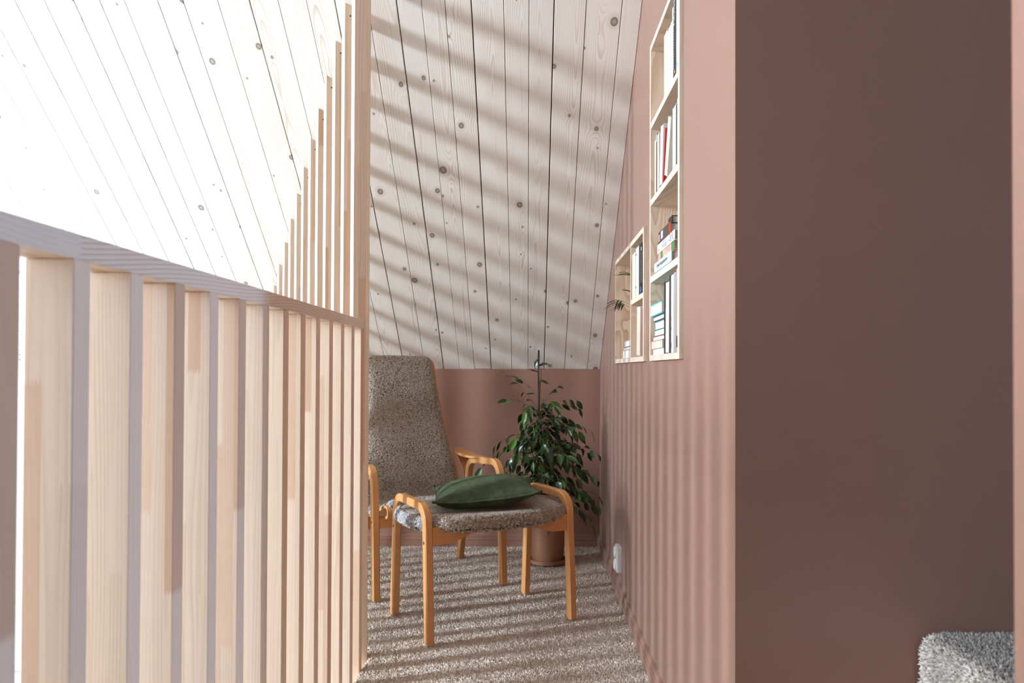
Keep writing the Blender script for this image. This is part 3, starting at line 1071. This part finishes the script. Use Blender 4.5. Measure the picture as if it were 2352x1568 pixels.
base = Vector((0, 0, 0.055))
W = lambda x, y, z: Vector((x, y, z)) - Vector((0.445, 2.892, zp))
frond((base, W(0.42, 2.90, 1.185), W(0.345, 2.975, 1.218)), 0.80, 9, 0.062, 0.55)
frond((base, W(0.425, 2.91, 1.20), W(0.350, 2.985, 1.226)), 0.86, 5, 0.050, 0.3)
frond((base, W(0.44, 2.89, 1.30), W(0.395, 2.93, 1.315)), 0.74, 12, 0.072, -0.05)
frond((base, W(0.44, 2.89, 1.22), W(0.405, 2.915, 1.245)), 0.70, 12, 0.062, -0.05)
frond((base, W(0.43, 2.90, 1.14), W(0.41, 2.91, 1.19)), 0.60, 9, 0.045, 0.1)

# ------------------------------------------------------------------ wall socket
so = thing('wall_socket', 'white double wall socket low on the brown wall near the skirting', 'socket', (XW, 3.200, 0.158))
bm = bmesh.new()
bx(bm, -0.020, 0.0, -0.042, 0.042, -0.054, 0.054)
bmesh.ops.bevel(bm, geom=[e for e in bm.edges if max(v.co.x for v in e.verts) < -0.01 or abs(e.verts[0].co.x - e.verts[1].co.x) > 0.01], offset=0.008, segments=4, affect='EDGES', profile=0.5)
obj('cover_plate', bm, M['white_plastic'], so, auto=50)
for sz in (-0.0265, 0.0265):
    bm = bmesh.new()
    pr = [(0.0235, 0.0), (0.0235, 0.0045), (0.0220, 0.0060), (0.0190, 0.0060), (0.0180, -0.004), (0, -0.004)]
    lathe(bm, pr, 32)
    bmesh.ops.rotate(bm, verts=bm.verts, cent=(0, 0, 0), matrix=Matrix.Rotation(R(-90), 3, 'Y'))
    bmesh.ops.translate(bm, verts=bm.verts, vec=(-0.0195, 0.004, sz))
    s = obj('outlet', bm, M['white_plastic'], so, auto=40)
    bm = bmesh.new()
    for q in (-0.0085, 0.0085):
        disc(bm, (-0.0203, 0.004 + q, sz), (-1, 0, 0), 0.0022, 0.0008, 10)
    obj('pin_hole', bm, M['dark_hole'], s)

# ------------------------------------------------------------------ carpeted step in the side niche
PX0, PZ = 0.728, 0.462
st = thing('carpeted_step', 'deep-pile grey carpeted step in the dark side niche', 'step', (PX0, 0, 0))
bm = box(0, EX - PX0 - 0.002, YJ + 0.012, YC - 0.012, -0.008, PZ)
es = [e for e in bm.edges if all(abs(v.co.x) < 1e-4 and abs(v.co.z - PZ) < 1e-4 for v in e.verts)]
bmesh.ops.bevel(bm, geom=es, offset=0.030, segments=5, affect='EDGES', profile=0.5)
body = obj('step_body', bm, M['carpet_base'], st, smooth=False)
meb = body.data
NS = 110000
arc = rng.uniform(0, 0.30 + 0.047 + 0.50, NS)      # up the riser, round the nosing, along the tread
yy_ = rng.uniform(YJ + 0.015, YC - 0.015, NS)
r_ = 0.030
an = np.clip((arc - 0.30) / 0.047, 0, 1) * math.pi / 2
P = np.stack([r_ - r_ * np.cos(an) + np.clip(arc - 0.347, 0, None), yy_, PZ - r_ + r_ * np.sin(an) - np.clip(0.30 - arc, 0, None)], 1)
N = np.stack([-np.cos(an), np.zeros(NS), np.sin(an)], 1)
tufts('carpet_pile', P, N, rng, 0.0072, 0.0024, 0.75, M['step_pile'], st)

# ------------------------------------------------------------------ footstool
fs = thing('footstool', 'bentwood footstool with a grey-brown sheepskin seat in front of the armchair', 'footstool', (-0.1747, 2.935, 0), R(28.5))


def leg_frame(name, path, rad, x, w, t, parent, mat):
    pts = densify(fillet(path, rad, 9), 0.05)
    bm = bmesh.new()
    sweep(bm, [(x, p.y, p.z) for p in pts], (1, 0, 0), w, t, 0.0035)
    return obj(name, bm, mat, parent, auto=25)


for sx in (-1, 1):
    fr = leg_frame('leg_frame', [Vector((0, -0.187, 0)), Vector((0, -0.158, 0.464)), Vector((0, 0.158, 0.464)), Vector((0, 0.187, 0))], 0.062, 0.289 * sx, 0.028, lambda f: 0.034 - 0.004 * math.sin(math.pi * f), fs, M['beech_z'])
    bm = bmesh.new()
    for yy, zz in ((-0.165, 0.345), (0.165, 0.345)):
        disc(bm, (0.302 * sx, yy, zz), (sx, 0, 0), 0.006, 0.0022, 12)
    obj('screw_cap', bm, M['screw'], fr)


def shaped_rail(bm, x0, x1, y, z0, z1, th, rise):
    n = 24
    rows = []
    for i in range(n + 1):
        f = i / n
        x = x0 + (x1 - x0) * f
        e = min(f, 1 - f)
        zb = z0 + rise * (0.5 - 0.5 * math.cos(math.pi * min(1, max(0, (e - 0.10) / 0.22))))
        rows.append([bm.verts.new((x, y + a, zz)) for a, zz in ((-th / 2, zb), (th / 2, zb), (th / 2, z1), (-th / 2, z1))])
    for r0, r1 in zip(rows[:-1], rows[1:]):
        for k in range(4):
            bm.faces.new((r0[k], r0[(k + 1) % 4], r1[(k + 1) % 4], r1[k]))
    bm.faces.new(rows[0][::-1]); bm.faces.new(rows[-1])


for yy in (-0.166, 0.166):
    bm = bmesh.new()
    shaped_rail(bm, -0.275, 0.275, yy, 0.336, 0.398, 0.022, 0.030)
    obj('seat_rail', bm, M['beech_x'], fs, auto=30)


def pad(a, b, z0, z1, ex, sag=0.012, nu=64, nr=14, round_=0.55):
    """rounded pad with a superellipse outline"""
    bm = bmesh.new()
    rings = []
    zm, hh = (z0 + z1) / 2, (z1 - z0) / 2
    prof = [(0.0, 1.0), (0.3, 1.0), (0.55, 1.0), (0.75, 0.98)]
    for k in range(9):
        ang = math.pi / 2 - k * math.pi / 8
        prof.append((0.86 + 0.14 * math.cos(ang), math.sin(ang)))
    prof += [(0.7, -1.0), (0.35, -1.0), (0.0, -1.0)]
    for s, h in prof:
        if s < 1e-6:
            rings.append([bm.verts.new((0, 0, zm + hh * h - (sag if h > 0 else 0)))])
            continue
        ring = []
        for i in range(nu):
            q = 2 * math.pi * i / nu
            cx = math.copysign(abs(math.cos(q)) ** (2 / ex), math.cos(q))
            cy = math.copysign(abs(math.sin(q)) ** (2 / ex), math.sin(q))
            dz = -sag * (1 - s * s) if h > 0 else 0.0
            ring.append(bm.verts.new((a * s * cx, b * s * cy, zm + hh * h + dz)))
        rings.append(ring)
    for r0, r1 in zip(rings[:-1], rings[1:]):
        for k in range(nu):
            k2 = (k + 1) % nu
            A = [r0[0]] if len(r0) == 1 else [r0[k], r0[k2]]
            Bq = [r1[0]] if len(r1) == 1 else [r1[k2], r1[k]]
            bm.faces.new(A + Bq)
    return bm


seat = obj('seat_cushion', pad(0.330, 0.236, 0.378, 0.432, 2.35), M['wool_base'], fs, smooth=True)
P, N = sample_surface(seat.data, 46000, rng, weight=lambda c, n: np.where(n[:, 2] > -0.4, 1.0, 0.1))
top = N[:, 2] > 0.85
curls('wool_pile', P[top] + N[top] * 0.002, N[top], rng, 0.0030, 1.5, M['wool'], seat, up=0.5)
sd = ~top
lf = P[:, 0] < -0.255
curls('wool_pile', P[sd & ~lf] + N[sd & ~lf] * 0.005, N[sd & ~lf], rng, 0.0050, 1.7, M['wool'], seat, up=1.2)
e = curls('wool_pile', P[sd & lf] + N[sd & lf] * 0.005, N[sd & lf], rng, 0.0050, 1.6, M['wool_pale'], seat, up=1.2)
e['label'] = 'pale fluffy end of the sheepskin'

# ------------------------------------------------------------------ armchair
ch = thing('lounge_chair', 'high-backed bentwood armchair covered in grey-brown sheepskin under the eaves', 'armchair', (-0.481, 3.485, 0), R(26))
for sx in (-1, 1):
    fr = leg_frame('arm_frame', [Vector((0, -0.262, 0)), Vector((0, -0.228, 0.535)), Vector((0, 0.138, 0.506)), Vector((0, 0.272, 0))], 0.075, 0.286 * sx, 0.030, lambda f: 0.035 - 0.005 * math.sin(math.pi * f), ch, M['beech_z'])
    bm = bmesh.new()
    pts = [Vector((0.286 * sx, y, z)) for y, z in ((-0.10, 0.536), (0.00, 0.531), (0.08, 0.527), (0.15, 0.526), (0.21, 0.530), (0.26, 0.537), (0.295, 0.546))]
    sweep(bm, densify(pts, 0.02), (1, 0, 0), lambda f: 0.030 + 0.052 * math.sin(math.pi * 0.5 * min(1, max(0, (f - 0.2) / 0.62))) * (1.0 if f < 0.86 else max(0.25, math.sqrt(max(0, 1 - ((f - 0.86) / 0.14) ** 2)))), lambda f: 0.006 + 0.006 * min(1, f * 3), 0.003)
    obj('armrest_paddle', bm, M['beech_z'], fr, auto=30)
    bm = bmesh.new()
    pts = fillet([Vector((0.286 * sx, 0.202, 0.35)), Vector((0.286 * sx, 0.180, 0.455)), Vector((0.286 * sx, 0.262, 0.532))], 0.09, 8)
    sweep(bm, pts, (1, 0, 0), lambda f: 0.030 + 0.034 * f * f, 0.009, 0.002)
    obj('armrest_brace', bm, M['beech_z'], fr, auto=30)
    bm = bmesh.new()
    for yy, zz in ((-0.243, 0.318), (0.20, 0.235)):
        disc(bm, (0.300 * sx, yy, zz), (sx, 0, 0), 0.006, 0.0022, 12)
    obj('screw_cap', bm, M['screw'], fr)
for yy, z0, z1 in ((-0.243, 0.290, 0.334), (0.168, 0.205, 0.262)):
    bm = bmesh.new()
    shaped_rail(bm, -0.272, 0.272, yy, z0, z1, 0.022, 0.014)
    obj('seat_rail', bm, M['beech_x'], ch, auto=30)

# bent shell: profile (y, z, half width)
PROF = [(-0.262, 0.336, 0.243), (-0.303, 0.348, 0.246), (-0.310, 0.373, 0.248), (-0.272, 0.383, 0.248), (-0.15, 0.345, 0.246), (-0.02, 0.305, 0.244), (0.08, 0.290, 0.242), (0.148, 0.318, 0.240),
        (0.188, 0.41, 0.236), (0.222, 0.52, 0.222), (0.262, 0.64, 0.202), (0.302, 0.75, 0.187), (0.345, 0.86, 0.180), (0.388, 0.955, 0.178), (0.418, 1.012, 0.178)]


def cr(P, f):
    n = len(P) - 1
    s = f * n
    i = min(n - 1, int(s))
    u = s - i
    g = lambda k: np.array(P[max(0, min(n, k))])
    p0, p1, p2, p3 = g(i - 1), g(i), g(i + 1), g(i + 2)
    return 0.5 * ((2 * p1) + (-p0 + p2) * u + (2 * p0 - 5 * p1 + 4 * p2 - p3) * u * u + (-p0 + 3 * p1 - 3 * p2 + p3) * u ** 3)


def shell(f0, f1, nu, nv, off0, off1, wadd, corner=0.05, thin_edge=False):
    bm = bmesh.new()
    S = [cr(PROF, f0 + (f1 - f0) * i / nu) for i in range(nu + 1)]
    L = [0.0]
    for a, b in zip(S[:-1], S[1:]):
        L.append(L[-1] + math.hypot(b[0] - a[0], b[1] - a[1]))
    fr, bk = [], []
    for i, s in enumerate(S):
        a, b = S[max(0, i - 1)], S[min(nu, i + 1)]
        T = Vector((0, b[0] - a[0], b[1] - a[1])).normalized()
        Nn = Vector((1, 0, 0)).cross(T).normalized()
        hw = s[2] + wadd
        dtop = L[-1] - L[i]
        if dtop < corner:
            hw -= corner - math.sqrt(max(0, corner ** 2 - (corner - dtop) ** 2))
        rf, rb = [], []
        for j in range(nv + 1):
            v = -1 + 2 * j / nv
            vs = math.sin(v * math.pi / 2)
            edge_ = (1 - abs(vs) ** 8) ** 0.5 if thin_edge else 1.0
            if thin_edge:
                edge_ = min(edge_, math.sqrt(max(0.0, min(1, min(dtop, L[i]) / 0.03))))
            c = Vector((hw * vs, s[0], s[1]))
            rf.append(bm.verts.new(c + Nn * (off0 + (off1 - off0) * max(0.06, edge_))))
            rb.append(bm.verts.new(c + Nn * off0))
        fr.append(rf); bk.append(rb)
    for i in range(nu):
        for j in range(nv):
            bm.faces.new((fr[i][j], fr[i][j + 1], fr[i + 1][j + 1], fr[i + 1][j]))
            bm.faces.new((bk[i][j], bk[i + 1][j], bk[i + 1][j + 1], bk[i][j + 1]))
        for j in (0, nv):
            bm.faces.new((fr[i][j], fr[i + 1][j], bk[i + 1][j], bk[i][j]))
    for i in (0, nu):
        for j in range(nv):
            bm.faces.new((fr[i][j], fr[i][j + 1], bk[i][j + 1], bk[i][j]))
    return bm


obj('seat_shell', shell(0.0, 0.995, 70, 12, -0.006, 0.006, 0.006), M['beech_x'], ch, auto=40)
cov_ = obj('sheepskin_cover', shell(0.17, 0.998, 80, 26, 0.0065, 0.026, -0.008, thin_edge=True), M['wool_base'], ch, smooth=True)
nf = Vector((0, -1, 0.2))
P, N = sample_surface(cov_.data, 78000, rng, weight=lambda c, n: np.where((n[:, 1] < 0.1) | (n[:, 2] > 0.0), 1.0, 0.02))
fl = np.stack([np.sin(P[:, 2] * 9 + P[:, 0] * 5), np.zeros(len(P)), np.cos(P[:, 0] * 14 + P[:, 2] * 6) * 0.8 - 0.5], 1)
front = P[:, 1] > -0.272
curls('wool_pile', P[front] + N[front] * 0.002, N[front], rng, 0.0033, 1.6, M['wool'], cov_, flow=fl[front], up=0.6)
sp = curls('wool_pile', P[~front] + N[~front] * 0.003, N[~front], rng, 0.0046, 1.5, M['wool_pale'], cov_, up=0.8)
sp['label'] = 'pale fluffy wool on the seat'
bm = bmesh.new()
tube(bm, [(-0.10, -0.262, 0.292), (-0.098, -0.265, 0.270), (-0.103, -0.262, 0.25), (-0.099, -0.265, 0.235)], 0.0012, 5)
obj('loose_thread', bm, M['wool_pale'], ch)['label'] = 'loose pale thread hanging below the seat'

# ------------------------------------------------------------------ green cushion
cu = thing('throw_cushion', 'dark green piped cushion lying on the sheepskin footstool', 'cushion', (-0.168, 2.932, 0.434), R(7))
A, B_, H = 0.197, 0.185, 0.064
NU = 44
bm = bmesh.new()
tg, bg = [], []
for i in range(NU + 1):
    rt, rb = [], []
    for j in range(NU + 1):
        u, v = -1 + 2 * i / NU, -1 + 2 * j / NU
        pin = 1 - 0.07 * (1 - abs(v) ** 2) * abs(u) ** 3
        pin2 = 1 - 0.07 * (1 - abs(u) ** 2) * abs(v) ** 3
        x, y = A * u * pin, B_ * v * pin2
        e_ = max(0.0, (1 - abs(u) ** 2.4) * (1 - abs(v) ** 2.4)) ** 0.62
        nz = noise.noise(Vector((x * 13, y * 13, 1.3))) * 0.007 * e_ - 0.004 * e_ * max(0, math.sin(x * 60 + y * 25 + noise.noise(Vector((x * 8, y * 8, 7))) * 5)) ** 3 * max(0, -v + 0.2) + noise.noise(Vector((x * 34, y * 20, 4.3))) * 0.0025 * e_
        rad = math.sqrt(u * u + v * v)
        wr = 0.0045 * math.sin(math.atan2(v, u) * 18) * max(0, rad - 0.7) * e_ * 3
        mid = 0.040 + 0.016 * (abs(u) ** 3) * (abs(v) ** 3) + 0.017 * u
        rt.append(bm.verts.new((x, y, mid + H * e_ + nz + wr)))
        rb.append(bm.verts.new((x, y, max(0.0005, mid - 0.047 * e_))) if 0 < i < NU and 0 < j < NU else rt[-1])
    tg.append(rt); bg.append(rb)
for i in range(NU):
    for j in range(NU):
        bm.faces.new((tg[i][j], tg[i + 1][j], tg[i + 1][j + 1], tg[i][j + 1]))
        try:
            bm.faces.new((bg[i][j], bg[i][j + 1], bg[i + 1][j + 1], bg[i + 1][j]))
        except ValueError:
            pass
rim = [tg[i][0].co.copy() for i in range(NU)] + [tg[NU][j].co.copy() for j in range(NU)] + [tg[NU - i][NU].co.copy() for i in range(NU)] + [tg[0][NU - j].co.copy() for j in range(NU)]
obj('cushion_cover', bm, M['green_cloth'], cu, smooth=True)
bm = bmesh.new()
tube(bm, rim + [rim[0]], 0.0042, 8)
obj('piping', bm, M['green_cloth'], cu, smooth=True)

# ------------------------------------------------------------------ weeping fig in its pot
pf = thing('potted_fig', 'weeping fig with glossy dark leaves in a brown pot with saucer', 'plant', (0.096, 3.75, 0.0))
bm = bmesh.new()
lathe(bm, [(0, 0.002), (0.084, 0.002), (0.090, 0.006), (0.092, 0.024), (0.087, 0.024), (0.085, 0.012), (0, 0.012)], 48)
obj('saucer', bm, M['pot'], pf, auto=40)
bm = bmesh.new()
lathe(bm, [(0, 0.012), (0.073, 0.012), (0.078, 0.018), (0.083, 0.10), (0.086, 0.20), (0.087, 0.225), (0.081, 0.225), (0.079, 0.20), (0, 0.20)], 48)
obj('pot', bm, M['pot'], pf, auto=40)
bm = bmesh.new()
lathe(bm, [(0.0788, 0.2003), (0.05, 0.206), (0, 0.209)], 32)
obj('soil', bm, M['soil'], pf, smooth=True)
bm = bmesh.new()
tube(bm, [(-0.045, -0.02, 0.19), (-0.047, -0.02, 0.6), (-0.046, -0.02, 1.045)], 0.0042, 8)
obj('plant_stake', bm, M['stake'], pf, smooth=True)
rf_ = random.Random(21)
stems = []
for a, b, h in ((-0.02, -0.01, 0.96), (0.02, 0.01, 0.74), (0.0, -0.02, 0.62)):
    pts = []
    for i in range(14):
        f = i / 13
        pts.append(Vector((a * (1 - f) + (-0.040) * f + 0.008 * math.sin(f * 9 + a * 80), b * (1 - f) - 0.02 * f + 0.008 * math.cos(f * 7 + b * 60), 0.195 + (h - 0.195) * f)))
    bm = bmesh.new()
    tube(bm, pts, lambda f: 0.0052 * (1 - 0.75 * f), 7)
    obj('trunk', bm, M['bark'], pf, smooth=True)
    stems.append(pts)

leaf_meshes = []
for var in range(4):
    bm = bmesh.new()
    rows = []
    nL = 8
    for j in range(nL + 1):
        g = j / nL
        hw = 0.205 * math.sin(math.pi * min(1.0, g ** 0.85)) ** 0.85 * (1 if g < 0.75 else (1 - (g - 0.75) / 0.25 * 0.55))
        if j in (0, nL):
            hw = 0.006
        zz = -(0.16 + 0.10 * var) * g * g + (0.04 * math.sin(g * 6 + var))
        fold = 0.10 + 0.05 * var
        rows.append([bm.verts.new((s * hw, g, zz + abs(s) * hw * fold * 2 + 0.012 * math.sin(g * 14 + s * 2 + var))) for s in (-1, -0.5, 0, 0.5, 1)])
    for r0, r1 in zip(rows[:-1], rows[1:]):
        for k in range(4):
            bm.faces.new((r0[k], r0[k + 1], r1[k + 1], r1[k]))
    me = bpy.data.meshes.new('leaf')
    bm.to_mesh(me); bm.free()
    for p in me.polygons:
        p.use_smooth = True
    leaf_meshes.append(me)
leaf_young = leaf_meshes[1].copy()
for me in leaf_meshes:
    me.materials.append(M['leaf'])
leaf_young.materials.append(M['leaf_young'])
NLEAF = 0


MASS = []


def leaf_at(p, d, nrm, L, young=False):
    global NLEAF
    wp = p + Vector((0.096, 3.75, 0.0))
    tip = wp + d * L
    if max(wp.x, tip.x) > XW - 0.006 or max(wp.y, tip.y) > YB - 0.02 or tip.z < 0.05 or wp.z > zc(tip.y) - 0.02:
        return
    NLEAF += 1
    Y = d.normalized()
    X = Y.cross(nrm).normalized()
    Z = X.cross(Y).normalized()
    me = leaf_young if young else rf_.choice(leaf_meshes)
    if NLEAF > 298:
        MASS.append((me, Matrix.Translation(p) @ Matrix(((X.x, Y.x, Z.x, 0), (X.y, Y.y, Z.y, 0), (X.z, Y.z, Z.z, 0), (0, 0, 0, 1))) @ Matrix.Diagonal((L, L, L, 1))))
        return
    o = link('leaf', me, None, pf)
    o.matrix_local = Matrix.Translation(p) @ Matrix(((X.x, Y.x, Z.x, 0), (X.y, Y.y, Z.y, 0), (X.z, Y.z, Z.z, 0), (0, 0, 0, 1))) @ Matrix.Diagonal((L * 1.05, L, L, 1))


def branch(p0, tip, sagz, step=0.034, Ls=0.060, first=0.22):
    p0, tip = Vector(p0), Vector(tip)
    mid = p0.lerp(tip, 0.5) + Vector((0, 0, sagz))
    n = 12
    pts = [p0 * (1 - f) ** 2 + mid * 2 * f * (1 - f) + tip * f * f for f in [i / n for i in range(n + 1)]]
    bm = bmesh.new()
    tube(bm, pts, lambda f: 0.0017 * (1 - 0.6 * f), 5)
    obj('branch', bm, M['bark'], pf, smooth=True)
    Ltot = sum((b - a).length for a, b in zip(pts[:-1], pts[1:]))
    k = max(3, int(Ltot * (1 - first) / step))
    for i in range(k + 1):
        f = first + (1 - first) * i / k
        q = min(n - 1, int(f * n))
        p = pts[q].lerp(pts[q + 1], f * n - q)
        T = (pts[q + 1] - pts[q]).normalized()
        s = T.cross(Vector((0, 0, 1))).normalized() * (1 if i % 2 else -1)
        last = i == k
        d = (T * rf_.uniform(0.4, 0.8) + s * (0.1 if last else rf_.uniform(0.4, 0.9)) + Vector((0, 0, rf_.uniform(-0.75, 0.15)))).normalized()
        nn = (Vector((0, 0, 1)) + Vector((rf_.uniform(-.8, .6), rf_.uniform(-1.3, .3), 0))).normalized()
        leaf_at(p, d, nn, Ls * rf_.uniform(0.75, 1.15), rf_.random() < 0.10)


def stem_at(k, z):
    pts = stems[k]
    for a, b in zip(pts[:-1], pts[1:]):
        if a.z <= z <= b.z:
            return a.lerp(b, (z - a.z) / (b.z - a.z))
    return pts[-1].copy()


# a few branches read off the photograph, then the cone of the rest
branch(stem_at(0, 0.74), (-0.215, -0.02, 0.945), 0.03, 0.048)
branch(stem_at(0, 0.86), (-0.05, -0.05, 1.00), 0.01, 0.05, 0.050)
branch(stem_at(0, 0.72), (-0.20, -0.08, 0.80), 0.05, 0.036)
branch(stem_at(0, 0.72), (0.14, -0.05, 0.80), 0.06, 0.036)
branch(stem_at(0, 0.76), (0.05, 0.06, 0.86), 0.03, 0.04)
branch(stem_at(0, 0.80), (-0.15, 0.05, 0.90), 0.02, 0.046)
branch(stem_at(1, 0.60), (-0.315, -0.16, 0.485), 0.10, 0.036)
branch(stem_at(1, 0.56), (0.27, -0.10, 0.52), 0.09, 0.034)
branch(stem_at(1, 0.62), (-0.25, -0.10, 0.585), 0.07, 0.034)
branch(stem_at(1, 0.50), (-0.24, -0.16, 0.46), 0.08, 0.032)
branch(stem_at(1, 0.66), (0.20, -0.06, 0.66), 0.05, 0.034)
branch(stem_at(0, 0.68), (-0.10, -0.12, 0.72), 0.05, 0.034)
branch(stem_at(1, 0.50), (0.272, -0.05, 0.38), 0.08, 0.034)
branch(stem_at(2, 0.42), (0.262, -0.14, 0.27), 0.09, 0.034)
branch(stem_at(2, 0.40), (0.20, -0.18, 0.22), 0.08, 0.034)
# front branches first: their leaves are the ones seen singly, the inner ones follow as one dense mass
todo = []
ang = 0.6
for i in range(84):
    z0 = 0.29 + 0.45 * ((i + 0.5) / 84) ** 0.95
    ang += 2.399
    f = (z0 - 0.29) / 0.45
    r = (0.265 - 0.115 * f) * rf_.uniform(0.62, 1.08)
    k = rf_.choice((0, 1, 2)) if z0 < 0.55 else rf_.choice((0, 1))
    x, y = math.cos(ang) * r - 0.005, math.sin(ang) * r * 0.9 - 0.03
    todo.append((y, k, z0, min(x, 0.262), rf_.uniform(-0.13, 0.06)))
for y, k, z0, x, dz in sorted(todo):
    branch(stem_at(k, z0), (x, y, z0 + dz), 0.07, 0.036, 0.066, 0.2)
bm = bmesh.new()
for me, mt in MASS:
    b2 = bmesh.new()
    b2.from_mesh(me)
    b2.transform(mt)
    tmp = bpy.data.meshes.new('tmp')
    b2.to_mesh(tmp); b2.free()
    bm.from_mesh(tmp)
    bpy.data.meshes.remove(tmp)
if MASS:
    inner = obj('inner_foliage', bm, M['leaf'], pf, smooth=True)
    inner['kind'] = 'stuff'
